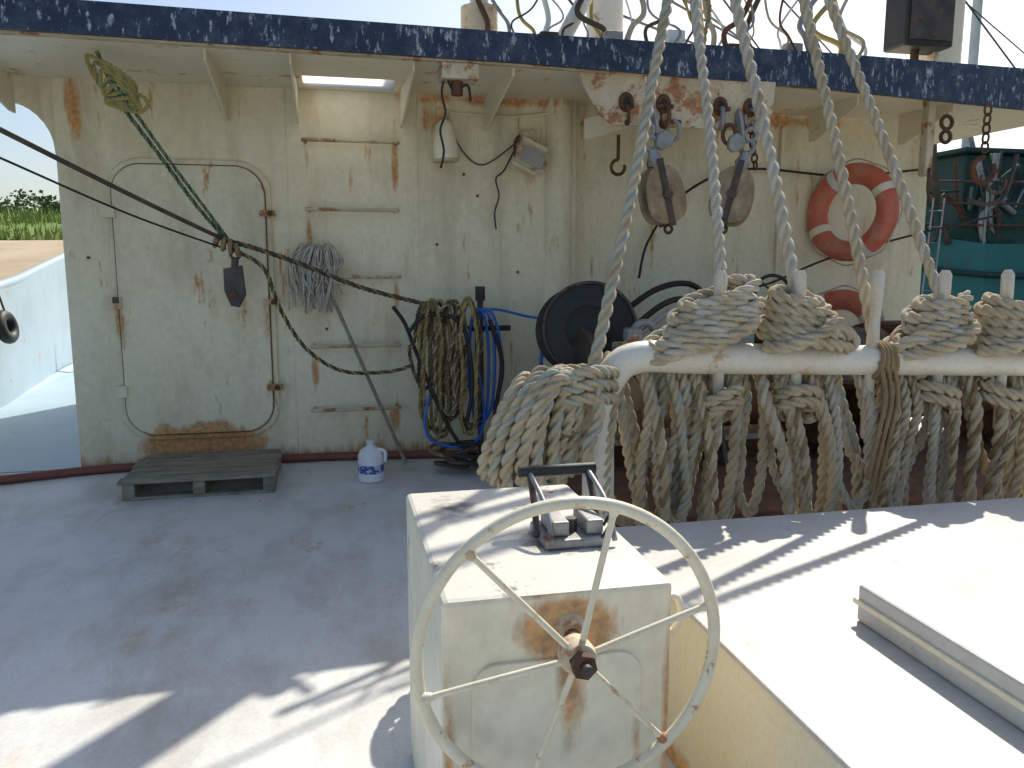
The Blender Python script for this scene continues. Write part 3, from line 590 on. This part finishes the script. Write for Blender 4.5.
# ------------------------------------------------------------------ things above the roof
ms=group('mast'); cyl('pole',(1.95,5.75,2.73),(1.95,5.75,9),.13,mWhite,ms,28); lathe('collar',(1.95,5.75,2.74),(0,0,1),[(0,.28),(.05,.28),(.12,.15)],mRustPaint,ms)
cyl('boom',(1.9,5.6,4.9),(2.3,3.6,5.15),.07,mWhite,ms); cyl('stay',(1.95,5.75,8.8),(-2.6,2.0,.9),.008,mDarkSteel,ms,6); cyl('stay',(1.95,5.75,8.8),(5.8,3,.6),.008,mDarkSteel,ms,6)
cyl('crosstree',(1.2,5.75,3.6),(2.9,5.75,3.6),.04,mWhite,ms)
# rigging stays running aft over the working deck
cyl('aft_stay',(1.95,5.75,7.5),(4.9,-6,1.0),.022,mDarkSteel,None,8); cyl('aft_stay',(1.95,5.75,7.2),(3.9,-6,1.0),.022,mDarkSteel,None,8)
lsp=group('loudspeaker'); box('cabinet',4.02,4.42,5.25,5.5,2.95,3.5,mBlack,lsp,.02); box('grille',4.05,4.39,5.235,5.25,2.99,3.46,mDarkSteel,lsp,.004); cyl('stand',(4.22,5.4,2.7),(4.22,5.4,2.98),.03,mRust,lsp)
sf=group('funnel_post'); box('column',4.42,4.68,5.45,5.7,2.73,4.2,mCeil,sf,.03); tube('cable',[(4.38,5.4,2.7),(4.4,5.38,3.2),(4.45,5.4,4.0)],.02,mCeil,sf)
vt=group('roof_vent'); cyl('pipe',(.98,5.4,2.73),(.98,5.4,3.5),.06,mWhite,vt); lathe('flange',(.98,5.4,2.74),(0,0,1),[(0,.12),(.3,.12)],mRustPaint,vt,24)
rc_=group('roof_rigging_clutter'); rnd=random.Random(21)
for i in range(30):
    x=1.0+i*.088+rnd.uniform(-.05,.05); y=5.0+rnd.uniform(0,.3); tube('line',[(x,y,2.74),(x+rnd.uniform(-.12,.12),y,2.88),(x+rnd.uniform(-.15,.15),y+.05,3.02),(x+rnd.uniform(-.3,.3),y+.1,3.4)],rnd.choice((.006,.008,.012,.018)),[mRust,mGalv,mRopeK,mRopeY,mRope,mWhite][i%6],rc_)
for i in range(5): box('cleat',1.3+i*.42,1.42+i*.42,5.05,5.12,2.736,2.83+.03*(i%3),[mRust,mGalv,mWhite][i%3],rc_,.01)
cyl('derrick_heel',(1.45,5.3,2.74),(1.75,5.2,3.3),.05,mWhite,rc_); cyl('derrick_heel',(2.5,5.3,2.74),(2.35,5.2,3.4),.035,mRustPaint,rc_)
for (a,b) in (((1.95,5.75,4.3),(9,14,3.9)),((1.95,5.75,4.5),(12,16,4.6)),((2.2,5.4,3.3),(12,18,5.2)),((1.95,5.75,3.5),(14,18,4.6)),((1.95,5.75,5.2),(13,13,4.9)),((1.95,5.75,3.2),(10,14,4.3)),((1.95,5.75,6.2),(9,9,3.4))):
    cyl('rigging_wire',a,b,.011,mDarkSteel,None,6)
hf=group('hanging_bracket'); box('arm',4.26,4.32,5.25,5.33,2.05,2.59,mRustPaint,hf,.01); torus('eye',(4.37,5.2,2.42),(0,1,0),.045,.014,mRust,hf,24,8); torus('eye_lower',(4.37,5.2,2.32),(0,1,0),.04,.014,mRust,hf,24,8)
tube('strap',[(4.29,5.24,2.1),(4.27,5.22,1.95),(4.30,5.22,1.85)],.012,mRust,hf)
h2=group('chain_hook')
for i in range(5): torus('link',(4.62,5.1,2.5-.065*i),(i%2,1-i%2,0),.028,.008,mRust,h2,16,6,sz=1.4)
torus('hook',(4.62,5.1,2.08),(0,1,0),.09,.02,mRust,h2,28,8,a0=-210,a1=90)
torus('hook',(4.74,5.1,2.0),(0,1,0),.08,.015,mDarkSteel,h2,28,8,a0=-210,a1=90)
tube('bar',[(4.5,5.1,1.88),(4.65,5.1,1.84),(4.82,5.1,1.9),(4.9,5.1,2.2)],.014,mDarkSteel,h2)

# ------------------------------------------------------------------ neighbouring boat
nb=group('moored_fishing_boat')
hull=[(9.2,12.2),(10.5,11.4),(20,11.0),(20,15),(10.5,14.6)]
n=len(hull); vs=[];fs=[]
for z,s in ((-1.7,.92),(0.2,.98),(1.75,1.0)):
    for (x,y) in hull: vs.append((14+(x-14)*s,13+(y-13)*s,z+(.25 if (z>1 and x<10) else 0)))
for j in range(2):
    for i in range(n): fs.append((j*n+i,j*n+(i+1)%n,(j+1)*n+(i+1)%n,(j+1)*n+i))
fs.append(tuple(2*n+i for i in range(n)))
obj('hull',vs,fs,mTeal,nb)
tube('rubbing_strake',[(9.15,12.2,1.5),(10.45,11.36,1.25),(14,11.15,1.22),(20,10.95,1.22)],.05,mDkGreen,nb,step=.3)
box('cabin',10.7,16,12.2,14.2,1.76,3.3,mDkGreen,nb,.03)
for i in range(4): box('window',11.0+i*1.2,11.8+i*1.2,12.17,12.2,2.4,3.0,mBlack,nb,.01)
box('cabin_roof',10.5,16.2,12.0,14.4,3.301,3.38,mDkGreen,nb,.02)
for i in range(40):
    x=random.uniform(9.6,14); y=random.uniform(11.5,12.0)
    tube('gear',[(x,y,1.75),(x+random.uniform(-.3,.3),y,1.75+random.uniform(.3,.8)),(x+random.uniform(-.5,.5),y,1.75+random.uniform(.6,1.6))],random.choice((.02,.03,.05)),random.choice((mNet,mRust,mGalv,mRopeG,mDkGreen,mRopeK)),nb,step=.08)
vs=[];fs=[]
N=36;K=10
for j in range(K):
    for i in range(N):
        a=2*math.pi*i/N; rr_=1-(j/(K-1))**2*.98; q=1+random.uniform(-.12,.12)
        vs.append((11.4+1.4*rr_*q*math.cos(a),11.85+.42*rr_*q*math.sin(a),1.74+.85*(j/(K-1))*q))
for j in range(K-1):
    for i in range(N): fs.append((j*N+i,j*N+(i+1)%N,(j+1)*N+(i+1)%N,(j+1)*N+i))
obj('net_heap',vs,fs,mNet,nb)
cyl('mast',(11.2,12.8,3.3),(11.2,12.8,9),.08,mWhite,nb); cyl('mast',(13.5,12.6,3.3),(13.5,12.6,8),.07,mDkGreen,nb); cyl('outrigger',(11.2,12.6,3.4),(9.4,12.8,8.5),.04,mGalv,nb); cyl('outrigger',(10.2,12.2,1.8),(9.9,12.3,5.5),.05,mRust,nb)
for z in (2.1,2.45,2.8): tube('guard_rail',[(9.4,12.1,z),(10.5,11.45,z-.05),(14,11.2,z-.05)],.018,mRust,nb,step=.3)
for x,y in ((9.4,12.1),(10.5,11.45),(11.6,11.37),(12.8,11.3),(14,11.2)): cyl('stanchion',(x,y,1.7),(x,y,2.8),.02,mGalv,nb,8)
lb2=group('boarding_ladder')
for x in (9.2,9.4): cyl('rail',(x,11.2,.9),(x+.08,11.2,2.45),.013,mGalv,lb2,8)
for i in range(6): cyl('rung',(9.22,11.2,1.0+.25*i),(9.44,11.2,1.0+.25*i),.01,mGalv,lb2,8)
pt=group('palm_tree'); tube('trunk',[(37,34,3),(36.8,34,8),(36.4,34,12.0)],.22,mBark,pt,step=.5)
vs=[];fs=[]
for k in range(26):
    a=2*math.pi*k/26+random.uniform(-.1,.1); L=random.uniform(2.2,3.2); rise=random.uniform(-.1,1.0)
    for s in range(10):
        t=s/9; p=V((36.4+math.cos(a)*L*t,34+math.sin(a)*L*t,12.0+rise*t*2-2.4*t*t))
        side=V((-math.sin(a),math.cos(a),0))
        for sg in (-1,1):
            q=len(vs); l=.7*math.sin(math.pi*min(1,t+.12))+.1
            d=V((math.cos(a),math.sin(a),0))*.25
            vs+= [p,p+d*.35,p+side*sg*l+d+V((0,0,-.35*l))]; fs.append((q,q+1,q+2))
obj('fronds',vs,fs,mLeaf,pt)

# ------------------------------------------------------------------ light, sky, camera
w=bpy.data.worlds.new('World'); scene.world=w; w.use_nodes=True
sk=w.node_tree.nodes.new('ShaderNodeTexSky'); sk.sky_type='NISHITA'; sk.sun_disc=False
sd=V((.6,.785,1.0)).normalized()
sk.sun_elevation=math.asin(sd.z); sk.sun_rotation=math.atan2(sd.x,sd.y); sk.air_density=1.0; sk.dust_density=2.0; sk.ozone_density=1.0
bg=w.node_tree.nodes['Background']; bg.inputs[1].default_value=0.15; w.node_tree.links.new(sk.outputs[0],bg.inputs[0])
sl=bpy.data.lights.new('sun','SUN'); sl.energy=5.0; sl.angle=math.radians(.5); sl.color=(1,.945,.84)
so=bpy.data.objects.new('sun',sl); so.rotation_euler=sd.to_track_quat('Z','Y').to_euler(); link(so)
cd=bpy.data.cameras.new('camera'); cd.sensor_width=36; cd.lens=804/1024*36; cd.clip_start=.05; cd.clip_end=3000
co=bpy.data.objects.new('camera',cd); co.location=(0,0,1.4); co.rotation_euler=(math.radians(90-8.4),0,math.radians(-12.5)); link(co)
scene.camera=co
scene.view_settings.view_transform='Standard'; scene.view_settings.look='None'; scene.view_settings.exposure=0
